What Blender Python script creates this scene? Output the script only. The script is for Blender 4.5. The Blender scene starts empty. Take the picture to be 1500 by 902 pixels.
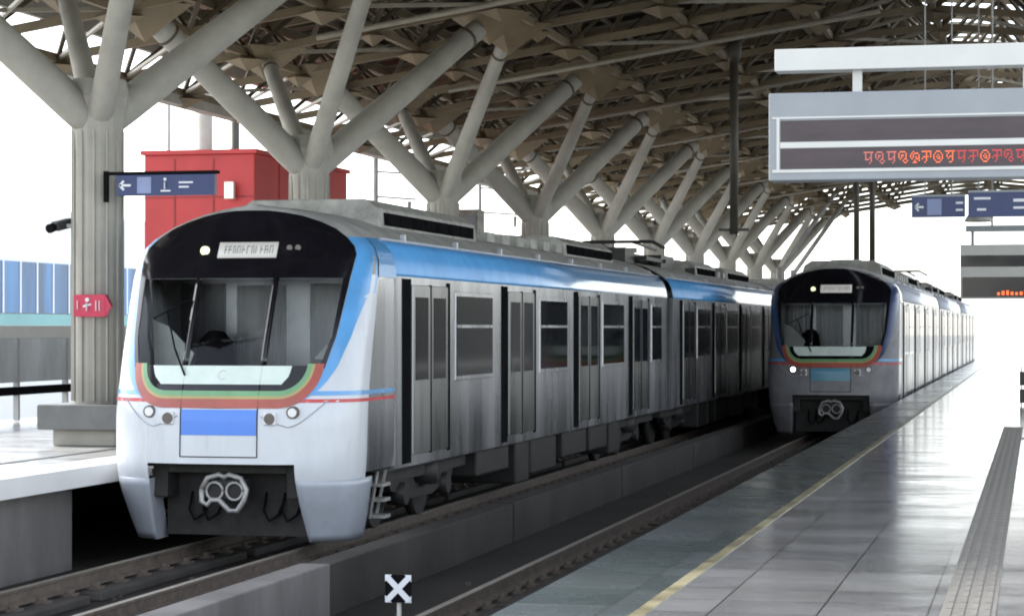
import bpy, bmesh, math, random
from mathutils import Vector, Matrix
random.seed(7)
R = math.radians
sc = bpy.context.scene
col = sc.collection

# ------------------------------------------------------------------ helpers
class MB:
    """collects geometry, then links it as one mesh object"""
    def __init__(s): s.v = []; s.f = []; s.sm = []
    def face(s, idx, smooth=False): s.f.append(idx); s.sm.append(smooth)
    def box(s, x0, x1, y0, y1, z0, z1):
        b = len(s.v)
        s.v += [(x0,y0,z0),(x1,y0,z0),(x1,y1,z0),(x0,y1,z0),(x0,y0,z1),(x1,y0,z1),(x1,y1,z1),(x0,y1,z1)]
        for q in ((0,3,2,1),(4,5,6,7),(0,1,5,4),(1,2,6,5),(2,3,7,6),(3,0,4,7)): s.face(tuple(b+i for i in q))
        return s
    def bar(s, p, q, w, h=None, up=(0,0,1)):
        h = w if h is None else h
        p = Vector(p); q = Vector(q); d = (q-p).normalized(); up = Vector(up)
        if abs(d.dot(up)) > .98: up = Vector((0,1,0))
        a = d.cross(up).normalized()*w/2; c = a.cross(d).normalized()*h/2
        b = len(s.v)
        for o in (p, q):
            s.v += [tuple(o-a-c), tuple(o+a-c), tuple(o+a+c), tuple(o-a+c)]
        for f in ((0,1,2,3),(7,6,5,4),(0,4,5,1),(1,5,6,2),(2,6,7,3),(3,7,4,0)): s.face(tuple(b+i for i in f))
        return s
    def tube(s, pts, rads, n=10, smooth=True, cap=True, rot=0):
        pts = [Vector(p) for p in pts]
        if not hasattr(rads, '__len__'): rads = [rads]*len(pts)
        b = len(s.v); prev = None
        for i, p in enumerate(pts):
            d = (pts[min(i+1, len(pts)-1)] - pts[max(i-1, 0)]).normalized()
            if prev is None:
                u = Vector((0,0,1)) if abs(d.z) < .95 else Vector((1,0,0))
                prev = d.cross(u).normalized()
            a = (prev - d*prev.dot(d)).normalized(); prev = a
            c = d.cross(a)
            for k in range(n):
                t = 2*math.pi*k/n + rot
                s.v.append(tuple(p + (a*math.cos(t) + c*math.sin(t))*rads[i]))
        for i in range(len(pts)-1):
            for k in range(n):
                s.face((b+i*n+k, b+i*n+(k+1)%n, b+(i+1)*n+(k+1)%n, b+(i+1)*n+k), smooth)
        if cap:
            s.face(tuple(b+k for k in range(n))[::-1]); s.face(tuple(b+(len(pts)-1)*n+k for k in range(n)))
        return s
    def lathe(s, cx, cy, prof, n=16, smooth=True):
        return s.tube([(cx, cy, z) for r, z in prof], [r for r, z in prof], n, smooth)
    def prism(s, poly, axis, a0, a1):
        """extrude a 2D polygon along 'x','y' or 'z'"""
        def P(u, w, a): return {'x': (a,u,w), 'y': (u,a,w), 'z': (u,w,a)}[axis]
        b = len(s.v); n = len(poly)
        s.v += [P(u,w,a0) for u,w in poly] + [P(u,w,a1) for u,w in poly]
        s.face(tuple(b+i for i in range(n))); s.face(tuple(b+n+i for i in range(n))[::-1])
        for i in range(n): s.face((b+i, b+n+i, b+n+(i+1)%n, b+(i+1)%n))
        return s
    def grid(s, rows, smooth=True):
        b = len(s.v); n = len(rows[0])
        for r in rows: s.v += [tuple(p) for p in r]
        for i in range(len(rows)-1):
            for k in range(n-1):
                s.face((b+i*n+k, b+i*n+k+1, b+(i+1)*n+k+1, b+(i+1)*n+k), smooth)
        return s
    def build(s, name, mat, parent=None, bevel=0, solid=0, merge=False):
        me = bpy.data.meshes.new(name)
        me.from_pydata(s.v, [], s.f)
        me.polygons.foreach_set('use_smooth', s.sm)
        bm = bmesh.new(); bm.from_mesh(me)
        if merge: bmesh.ops.remove_doubles(bm, verts=bm.verts, dist=.0004)
        bmesh.ops.recalc_face_normals(bm, faces=bm.faces)
        bm.to_mesh(me); bm.free()
        me.materials.append(mat)
        o = bpy.data.objects.new(name, me); col.objects.link(o)
        if parent is not None: o.parent = parent
        if bevel:
            m = o.modifiers.new('bevel', 'BEVEL'); m.width = bevel; m.segments = 2; m.limit_method = 'ANGLE'
        if solid:
            m = o.modifiers.new('solid', 'SOLIDIFY'); m.thickness = solid; m.offset = 0
        return o

def tag(o, label=None, cat=None, group=None, kind=None):
    if label: o['label'] = label
    if cat: o['category'] = cat
    if group: o['group'] = group
    if kind: o['kind'] = kind
    return o
def empty(name, loc=(0,0,0), rz=0, parent=None):
    o = bpy.data.objects.new(name, None); col.objects.link(o)
    o.location = loc; o.rotation_euler = (0,0,rz); o.empty_display_size = .3
    if parent: o.parent = parent
    return o
def repeat(o, offs):
    """more copies of one part on the same thing, shifted by the given offsets"""
    for d in offs:
        c = o.copy(); col.objects.link(c); c.parent = o.parent
        c.location = (o.location[0]+d[0], o.location[1]+d[1], o.location[2]+d[2])
def copy_tree(o, parent=None):
    c = o.copy(); col.objects.link(c)
    if parent is not None: c.parent = parent
    for ch in list(o.children): copy_tree(ch, c)
    return c

# ------------------------------------------------------------------ materials
def base_mat(name):
    m = bpy.data.materials.new(name); m.use_nodes = True
    return m, m.node_tree, m.node_tree.nodes['Principled BSDF']
def noise(nt, scale, detail=4, vec=None, stretch=None, rough=.6):
    n = nt.nodes.new('ShaderNodeTexNoise'); n.inputs['Scale'].default_value = scale
    n.inputs['Detail'].default_value = detail; n.inputs['Roughness'].default_value = rough
    tc = nt.nodes.new('ShaderNodeTexCoord'); mp = nt.nodes.new('ShaderNodeMapping')
    mp.inputs['Scale'].default_value = stretch or (1,1,1)
    nt.links.new(tc.outputs['Object'], mp.inputs['Vector']); nt.links.new(mp.outputs['Vector'], n.inputs['Vector'])
    return n
def ramp(nt, src, a, b, p0=.3, p1=.7):
    r = nt.nodes.new('ShaderNodeValToRGB')
    r.color_ramp.elements[0].position = p0; r.color_ramp.elements[1].position = p1
    r.color_ramp.elements[0].color = (*a, 1); r.color_ramp.elements[1].color = (*b, 1)
    nt.links.new(src, r.inputs['Fac']); return r
def mat(name, c, rough=.6, metal=0, var=.15, scale=3, stretch=None, bump=0, bscale=40, coat=0, rvar=0, spec=.5):
    m, nt, p = base_mat(name)
    n = noise(nt, scale, 5, stretch=stretch)
    lo = tuple(max(0, x*(1-var)) for x in c); hi = tuple(min(1, x*(1+var)) for x in c)
    r = ramp(nt, n.outputs['Fac'], lo, hi)
    nt.links.new(r.outputs['Color'], p.inputs['Base Color'])
    p.inputs['Roughness'].default_value = rough; p.inputs['Metallic'].default_value = metal
    p.inputs['Specular IOR Level'].default_value = spec
    if coat: p.inputs['Coat Weight'].default_value = coat; p.inputs['Coat Roughness'].default_value = .08
    if rvar:
        mr = nt.nodes.new('ShaderNodeMapRange'); mr.inputs['To Min'].default_value = max(.02, rough-rvar); mr.inputs['To Max'].default_value = rough+rvar
        nt.links.new(n.outputs['Fac'], mr.inputs['Value']); nt.links.new(mr.outputs['Result'], p.inputs['Roughness'])
    if bump:
        n2 = noise(nt, bscale, 4, stretch=stretch); b = nt.nodes.new('ShaderNodeBump')
        b.inputs['Strength'].default_value = bump; b.inputs['Distance'].default_value = .02
        nt.links.new(n2.outputs['Fac'], b.inputs['Height']); nt.links.new(b.outputs['Normal'], p.inputs['Normal'])
    return m
def emit(name, c, s):
    m, nt, p = base_mat(name)
    p.inputs['Base Color'].default_value = (*c, 1); p.inputs['Emission Color'].default_value = (*c, 1)
    p.inputs['Emission Strength'].default_value = s; return m

M = {}
M['nosegrey'] = mat('dark_grey_paint', (.20,.20,.215), .4, var=.2, scale=3)  # plain darker grey for the distant train's nose and apron legs
M['white'] = mat('white_paint', (.60,.63,.67), .30, var=.07, coat=.3, scale=3.5, stretch=(1,1,.25), rvar=.12)
M['lowgrey'] = mat('grey_paint', (.38,.41,.46), .35, var=.10, scale=3, coat=.2)
M['blue'] = mat('blue_paint', (.10,.34,.68), .3, var=.12, coat=.5, scale=2)
M['blue2'] = mat('blue_panel_paint', (.04,.20,.72), .3, var=.05, coat=.5)
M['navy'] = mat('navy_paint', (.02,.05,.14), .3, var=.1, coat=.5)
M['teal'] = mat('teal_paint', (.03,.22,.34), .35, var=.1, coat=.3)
M['red'] = mat('red_stripe_paint', (.55,.05,.06), .35, var=.05)
M['brick'] = mat('red_orange_paint', (.38,.075,.05), .35, var=.18, coat=.3)
M['amber'] = mat('yellow_paint', (.42,.34,.13), .35, var=.1, coat=.3)
M['green'] = mat('green_paint', (.16,.36,.18), .35, var=.12, coat=.3)
M['dash'] = mat('pale_dash_paint', (.68,.78,.72), .4, var=.08)
M['mask'] = mat('black_mask', (.006,.006,.009), .12, var=.3, coat=.3, spec=.4)
M['black'] = mat('black_rubber', (.010,.010,.011), .6, var=.3, spec=0)
M['void'] = mat('dark_underframe', (.022,.021,.02), .75, var=.4, scale=6, bump=.3)
M['under'] = mat('underframe_boxes', (.012,.0115,.011), .6, var=.5, scale=4, bump=.2)
M['roofgrey'] = mat('train_roof_grey', (.34,.34,.32), .55, var=.25, scale=3)
M['unit'] = mat('roof_unit_grey', (.30,.30,.27), .6, var=.35, scale=5)
M['panto'] = mat('pantograph_steel', (.03,.03,.03), .5, .4, var=.3)
M['coupler'] = mat('coupler_steel', (.36,.36,.35), .45, .3, var=.25, scale=9)
M['steelrail'] = mat('rail_steel', (.42,.39,.34), .45, .6, var=.25, scale=3, stretch=(1,.1,1))
M['railside'] = mat('rail_rust', (.13,.105,.085), .8, var=.3, scale=8)
M['arm'] = mat('tree_concrete', (.36,.345,.30), .7, var=.14, scale=1.6, bump=.15, bscale=18)
M['plinth'] = mat('plinth_stone', (.16,.165,.16), .5, var=.15, scale=4)
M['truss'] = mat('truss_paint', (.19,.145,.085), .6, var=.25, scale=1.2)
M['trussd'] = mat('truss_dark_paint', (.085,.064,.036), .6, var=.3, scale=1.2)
M['pale'] = mat('pale_pipe_paint', (.30,.27,.21), .5, var=.15)
M['deck'] = mat('roof_sheet', (.085,.068,.045), .7, var=.25, scale=.6, stretch=(1,4,1))
M['white_metal'] = mat('white_powder_coat', (.55,.55,.52), .4, var=.05)
M['grey_metal'] = mat('grey_aluminium', (.25,.27,.285), .42, .2, var=.07, scale=3)
M['post'] = mat('dark_post_paint', (.07,.065,.05), .5, var=.2)
M['postgrey'] = mat('grey_mast', (.34,.34,.33), .5, var=.2)
M['ledpanel'] = mat('led_screen', (.035,.020,.026), .25, var=.35, scale=3, stretch=(1,1,6))
M['ledred'] = emit('led_red', (.6,.03,.03), .3)
M['ledorange'] = emit('led_orange', (.85,.13,.03), .45)
M['ledpink'] = emit('led_pale_red', (.6,.14,.11), .3)
M['dest'] = emit('destination_screen', (.38,.38,.36), .18)
M['destdim'] = mat('destination_glyph', (.12,.12,.12), .5)
M['lampy'] = emit('marker_lamp', (.62,.68,.35), .5)
M['lampw'] = emit('headlight_lamp', (1,1,.96), 2.5)
M['lens'] = mat('lamp_lens', (.75,.76,.78), .15, .2, var=.1, coat=.6)
M['housing'] = mat('lamp_housing', (.12,.10,.09), .3, var=.2)
M['signblue'] = mat('sign_blue', (.018,.035,.13), .35, var=.15)
M['signbluel'] = mat('sign_pale_blue', (.22,.27,.45), .4, var=.1)
M['signwhite'] = mat('sign_white', (.75,.77,.80), .4, var=.03)
M['signred'] = mat('sign_red', (.55,.03,.08), .4, var=.15)
M['redclad'] = mat('red_cladding', (.50,.04,.04), .5, var=.22, scale=.5, stretch=(1,1,.3))
M['redseam'] = mat('red_seam', (.30,.03,.03), .6)
M['cream'] = emit('cream_lamp', (1,.82,.5), .7)
M['conc'] = mat('concrete', (.065,.059,.054), .8, var=.30, scale=1.4, bump=.3, bscale=20)
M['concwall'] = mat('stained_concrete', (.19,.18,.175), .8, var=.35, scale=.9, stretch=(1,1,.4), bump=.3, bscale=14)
M['concmid'] = mat('dark_concrete', (.045,.040,.036), .85, var=.4, scale=1.1, stretch=(1,.6,.5), bump=.3, bscale=14)  # darker, random-toned concrete for the farther wall lengths
M['concdark'] = mat('dirty_shaded_concrete', (.030,.026,.022), .85, var=.4, scale=.7, bump=.4, bscale=14)  # dusty slab, base colour lowered further for the shade over the tracks
M['nosing'] = mat('white_nosing', (.80,.80,.80), .5, var=.06, scale=1)
M['parapet'] = mat('parapet_grey', (.46,.49,.50), .6, var=.2, scale=2, stretch=(1,1,.3))
M['yellow'] = mat('worn_yellow_paint', (.23,.205,.13), .35, var=.6, scale=2.5, bump=.1)
M['bin'] = mat('bin_dark', (.02,.025,.025), .4)
M['curtain'] = mat('cab_door_grey', (.75,.75,.73), .6, var=.3, scale=3, stretch=(6,1,.4))
M['cabin'] = mat('cab_wall_dark', (.03,.03,.035), .7, var=.3)
M['paper_refl'] = mat('paper_reflection_white', (.85,.88,.85), .6)  # white for the cab papers and the painted windscreen reflection
M['bwhite'] = mat('building_white', (.78,.79,.78), .7, var=.05, scale=.05)
M['bglass'] = mat('building_glass', (.025,.11,.25), .3, var=.9, scale=.45, stretch=(1,1,.1))
M['bteal'] = mat('building_teal', (.16,.40,.42), .4, var=.2, scale=.2)
M['bgrey'] = mat('building_grey', (.45,.46,.46), .8, var=.1, scale=.1)
M['ground'] = mat('city_ground', (.30,.30,.28), .9, var=.2, scale=.01)

def stainless(name, c0, c1):
    m, nt, p = base_mat(name)
    n = noise(nt, 1.0, 2, stretch=(1, 1.4, .15))
    r = ramp(nt, n.outputs['Fac'], c0, c1); nt.links.new(r.outputs['Color'], p.inputs['Base Color'])
    p.inputs['Metallic'].default_value = .85
    mr = nt.nodes.new('ShaderNodeMapRange'); mr.inputs['To Min'].default_value = .16; mr.inputs['To Max'].default_value = .42
    nt.links.new(n.outputs['Fac'], mr.inputs['Value']); nt.links.new(mr.outputs['Result'], p.inputs['Roughness'])
    n2 = noise(nt, 1.3, 3, stretch=(1, 1.1, .25)); b = nt.nodes.new('ShaderNodeBump')
    b.inputs['Strength'].default_value = .35; b.inputs['Distance'].default_value = .03
    nt.links.new(n2.outputs['Fac'], b.inputs['Height']); nt.links.new(b.outputs['Normal'], p.inputs['Normal'])
    return m
M['steel'] = stainless('stainless_side', (.24,.25,.27), (.60,.61,.64))
M['doorsteel'] = stainless('door_steel', (.10,.105,.105), (.36,.37,.37))
M['framesteel'] = stainless('frame_steel', (.35,.36,.38), (.55,.56,.58))
M['sideglass'] = mat('dark_window_glass', (.006,.007,.009), .08, var=.3, spec=.05)

def windscreen():
    m = bpy.data.materials.new('windscreen_glass'); m.use_nodes = True; nt = m.node_tree
    nt.nodes.clear()
    out = nt.nodes.new('ShaderNodeOutputMaterial'); mx = nt.nodes.new('ShaderNodeMixShader')
    t = nt.nodes.new('ShaderNodeBsdfTransparent'); t.inputs['Color'].default_value = (.68,.70,.70,1)
    g = nt.nodes.new('ShaderNodeBsdfGlossy'); g.inputs['Roughness'].default_value = .04; g.inputs['Color'].default_value = (.45,.47,.5,1)
    fr = nt.nodes.new('ShaderNodeFresnel'); fr.inputs['IOR'].default_value = 1.5
    nt.links.new(fr.outputs[0], mx.inputs[0]); nt.links.new(t.outputs[0], mx.inputs[1]); nt.links.new(g.outputs[0], mx.inputs[2])
    nt.links.new(mx.outputs[0], out.inputs['Surface']); return m
M['glass'] = windscreen()

def floor_mat(name, c0, c1, r0, r1, tile=.6):
    m, nt, p = base_mat(name)
    tc = nt.nodes.new('ShaderNodeTexCoord')
    br = nt.nodes.new('ShaderNodeTexBrick'); br.offset = 0
    br.inputs['Scale'].default_value = 1; br.inputs['Brick Width'].default_value = tile; br.inputs['Row Height'].default_value = tile
    br.inputs['Mortar Size'].default_value = .006; br.inputs['Color1'].default_value = (*c0,1); br.inputs['Color2'].default_value = (*c1,1)
    br.inputs['Mortar'].default_value = (.04,.04,.04,1); br.inputs['Bias'].default_value = -.2
    nt.links.new(tc.outputs['Object'], br.inputs['Vector'])
    n = noise(nt, .8, 6, stretch=(.8,1.6,1), rough=.75); n3 = noise(nt, 9, 4)
    mx = nt.nodes.new('ShaderNodeMixRGB'); mx.blend_type = 'MULTIPLY'; mx.inputs['Fac'].default_value = .6
    r = ramp(nt, n.outputs['Fac'], (.45,.47,.47), (1.0,1.0,1.0)); nt.links.new(br.outputs['Color'], mx.inputs['Color1']); nt.links.new(r.outputs['Color'], mx.inputs['Color2'])
    nt.links.new(mx.outputs['Color'], p.inputs['Base Color'])
    mr = nt.nodes.new('ShaderNodeMapRange'); mr.inputs['From Min'].default_value = .3; mr.inputs['From Max'].default_value = .7
    mr.inputs['To Min'].default_value = r0; mr.inputs['To Max'].default_value = r1
    nt.links.new(n.outputs['Fac'], mr.inputs['Value']); nt.links.new(mr.outputs['Result'], p.inputs['Roughness'])
    b = nt.nodes.new('ShaderNodeBump'); b.inputs['Strength'].default_value = .10; b.inputs['Distance'].default_value = .01
    nt.links.new(n3.outputs['Fac'], b.inputs['Height']); nt.links.new(b.outputs['Normal'], p.inputs['Normal'])
    return m
M['floor'] = floor_mat('granite_floor', (.19,.193,.20), (.28,.283,.285), .05, .24)
M['edge'] = floor_mat('edge_granite', (.055,.072,.075), (.10,.115,.12), .16, .36, .8)
M['tactile'] = mat('tactile_tile', (.20,.19,.175), .45, var=.2, scale=8)
M['floorleft'] = floor_mat('left_granite', (.55,.55,.55), (.62,.62,.62), .12, .3)

# ------------------------------------------------------------------ camera
f = 3300.0
yaw = math.atan(770/f)
cam = bpy.data.cameras.new('camera'); co = bpy.data.objects.new('camera', cam); col.objects.link(co)
cam.sensor_width = 36; cam.lens = f/1500*36; cam.shift_y = 29/1500
co.location = (0,0,1.6); co.rotation_euler = (R(90), 0, yaw)
cam.clip_start = .1; cam.clip_end = 6000
sc.camera = co

# ------------------------------------------------------------------ setting
RZ = -.95          # top of rail (platform floor is z = 0)
GZ = -1.24         # track slab
TX = (-9.03, -4.62)  # track centre lines
YE = 150
g = MB(); g.box(-2500,2500,-2500,3500,-10.5,-10); tag(g.build('ground', M['ground']), kind='structure')
g = MB(); g.box(-18,9.5,-6,YE,GZ-1.2,GZ); tag(g.build('viaduct_deck', M['concdark']), kind='structure')
# right platform
g = MB(); g.box(-2.80,9.2,-5,YE,GZ,-.16); tag(g.build('platform_base', M['conc']), kind='structure')
g = MB(); g.box(-2.17,9.2,-5,YE,-.16,0); tag(g.build('platform_floor', M['floor']), kind='structure')
g = MB(); g.box(-2.97,-2.174,-5,YE,-.16,-.001); tag(g.build('platform_edge_paving', M['edge']), kind='structure')
g = MB()
for i in range(60):
    y0 = -5+i*2.6
    g.box(-2.215,-2.135,y0,y0+2.595,.0,.005)
tag(g.build('platform_safety_line', M['yellow']), kind='structure')
g = MB()
g.box(-.53,-.23,-5,37.2,.0,.006)
y = -5
while y < 37:
    for k in range(4):
        x = -.505+.0715*k
        g.box(x,x+.032,y+.01,y+.29,.006,.012)
    y += .3
g.box(-.53,3.6,33.3,33.6,.0,.007)
tag(g.build('tactile_paving', M['tactile']), kind='structure')
# left platform
g = MB(); g.box(-17.5,-11.25,-5,YE,-.28,-.004); tag(g.build('far_platform_floor', M['floorleft']), kind='structure')
g = MB(); g.box(-11.25,-10.65,-5,YE,-.22,.0); tag(g.build('far_platform_nosing', M['nosing']), kind='structure')
g = MB(); g.box(-11.98,-11.86,-5,YE,-.002,.006); tag(g.build('far_platform_line', M['plinth']), kind='structure')
g = MB()
y = 2.0
for (a,b) in ((-5,24.6),(30,34),(39.5,43.5),(49,53),(58,62),(68,72),(78,82),(88,92),(98,102),(112,116),(126,130)):
    g.box(-11.6,-11.05,a,b,GZ,-.28)
g.box(-17.3,-14.5,-5,YE,GZ,-.28)
tag(g.build('far_platform_support', M['concwall']), kind='structure')

# low concrete wall between the tracks (cast in lengths)
lw = empty('low_wall', (-6.84, 0, GZ))
tag(lw, 'long low concrete wall dividing the two tracks, its near length paler than the rest', 'wall')
def wall_piece(name, a, b, x0, x1, top, m, lab=None):
    o = MB().box(x0,x1,a,b,0,top-GZ).build(name, m, lw, bevel=.015)
    if lab: o['label'] = lab
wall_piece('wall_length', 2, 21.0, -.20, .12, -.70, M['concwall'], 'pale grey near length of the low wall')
y = 21.12
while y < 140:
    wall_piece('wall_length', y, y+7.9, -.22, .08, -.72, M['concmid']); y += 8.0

# tracks: running rails on concrete plinths with clips
def track(x, lab):
    t = empty('railway_track', (x,0,GZ)); tag(t, lab, 'track', 'parallel railway tracks')
    for s in (-1,1):
        xx = s*.72; rz = RZ-GZ
        prof = [(-.07,rz-.16),(.07,rz-.16),(.07,rz-.145),(.012,rz-.12),(.012,rz-.04),(.036,rz-.03),(.036,rz-.004),(-.036,rz-.004),(-.036,rz-.03),(-.012,rz-.04),(-.012,rz-.12),(-.07,rz-.145)]
        r = MB().prism([(xx+u,w) for u,w in prof],'y',-5,YE).build('rail', M['railside'], t)
        MB().box(xx-.035,xx+.035,-5,YE,rz-.004,rz).build('rail_head', M['steelrail'], r)
        p = MB().box(xx-.30,xx+.30,0,4.4,.0,rz-.19).build('plinth', M['conc'], t, bevel=.02); p.location = (0,3,0)
        repeat(p, [(0,4.7*k,0) for k in range(1,26)])
        def clip(c, y):
            c.box(xx-.16,xx+.16,y,y+.18,rz-.19,rz-.165)
            c.box(xx-.125,xx-.075,y+.04,y+.14,rz-.165,rz-.12); c.box(xx+.075,xx+.125,y+.04,y+.14,rz-.165,rz-.12)
            return c
        c = clip(MB(),0).build('rail_clip', M['railside'], t); c.location = (0,9,0)
        repeat(c, [(0,.65*k,0) for k in range(1,50)])
        c = MB(); y = 9+.65*50
        while y < 90: clip(c,y); y += .65
        tag(c.build('rail_clip', M['railside'], t), kind='stuff')
    return t
track(TX[0], 'far track of steel rails on concrete plinths under the nearer blue and white train')
track(TX[1], 'near track of steel rails beside the right platform edge, leading to the distant train')
# loose cable and debris along the track beds
g = MB()
for i in range(900):
    y = 8+random.random()**1.6*70; x = random.choice(TX)+random.uniform(-1.6,1.6)
    s = random.uniform(.02,.07)
    g.box(x,x+s,y,y+s*random.uniform(.6,2),GZ,GZ+s*.7)
tag(g.build('track_rubble', M['conc'], bevel=0), 'loose stones and grit scattered between the rails', 'rubble', kind='stuff')

# ------------------------------------------------------------------ train
HW = 1.5
def lerp_tab(tab, z):
    if z <= tab[0][0]: return tab[0][1]
    for (a,va),(b,vb) in zip(tab, tab[1:]):
        if z <= b:
            t = (z-a)/(b-a); return va+(vb-va)*t
    return tab[-1][1]
def smooth_tab(tab, z):
    return sum(lerp_tab(tab, z+d) for d in (-.03,-.015,0,.015,.03))/5
WT = [(-.90,1.30),(-.6,1.38),(-.2,1.465),(.1,1.495),(.5,1.5),(2.2,1.5),(2.4,1.475),(2.55,1.41),(2.68,1.28),(2.78,1.13),(2.88,.92),(2.96,.68),(3.02,.42),(3.05,.22),(3.06,.05)]
def W(z): return lerp_tab(WT, z)
RK = [(-.9,.18),(-.3,.03),(.0,0),(.6,.02),(.9,.08),(1.4,.22),(2.0,.42),(2.5,.60),(3.07,.82)]
AA = [(-.9,.62),(0,.85),(.8,.85),(2.2,.66),(3.07,.5)]
YB = .30
def SY(x, z):
    w = W(z); n = 2.7
    t = min(1, abs(x)/w)
    return YB + smooth_tab(RK,z) - lerp_tab(AA,z)*(1-t**n)**(1/n)
def SP(x, z, off=0):
    """front skin point in train coordinates, z measured from the platform floor"""
    if off:
        e = .02; w = W(z)*.985; xx = max(-w, min(w, x))
        dx = (SY(min(w,xx+e),z)-SY(max(-w,xx-e),z))/(2*e); dz = (SY(xx*.98,z+e)-SY(xx*.98,z-e))/(2*e)
        nn = Vector((dx,-1,dz)).normalized()
        return Vector((x,SY(x,z),z-RZ))+nn*off
    return Vector((x,SY(x,z),z-RZ))
def strip(zs, xl, xr, off, n=14):
    """sheet on the nose between two edges given per height"""
    g = MB(); rows = []
    for z in zs:
        a, b = xl(z), xr(z)
        rows.append([SP(a+(b-a)*k/n, z, off) for k in range(n+1)])
    g.grid(rows); return g
def frange(a, b, n): return [a+(b-a)*i/(n-1) for i in range(n)]

GT = 2.17; GB = 1.17   # windscreen top and bottom
def GW(z): return lerp_tab([(1.1,1.06),(1.25,1.12),(1.5,1.18),(2.2,1.22)], z)
MT = [(.685,.02),(.69,.50),(.715,.70),(.77,.84),(.86,.97),(.98,1.07),(1.15,1.15),(1.5,1.225),(2.0,1.275),(2.3,1.30),(2.45,1.31),(2.55,1.27),(2.66,1.16),(2.76,1.02),(2.84,.84),(2.91,.62),(2.95,.42),(2.975,.22),(2.98,.02)]
def MW(z): return lerp_tab(MT, z)

def spaced(w, g):
    """column positions with a hard break at +-g, dense near the corner"""
    out = []
    for t in frange(0,1,12): out.append(-w+(w-g)*(t**1.6))
    return out

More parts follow.
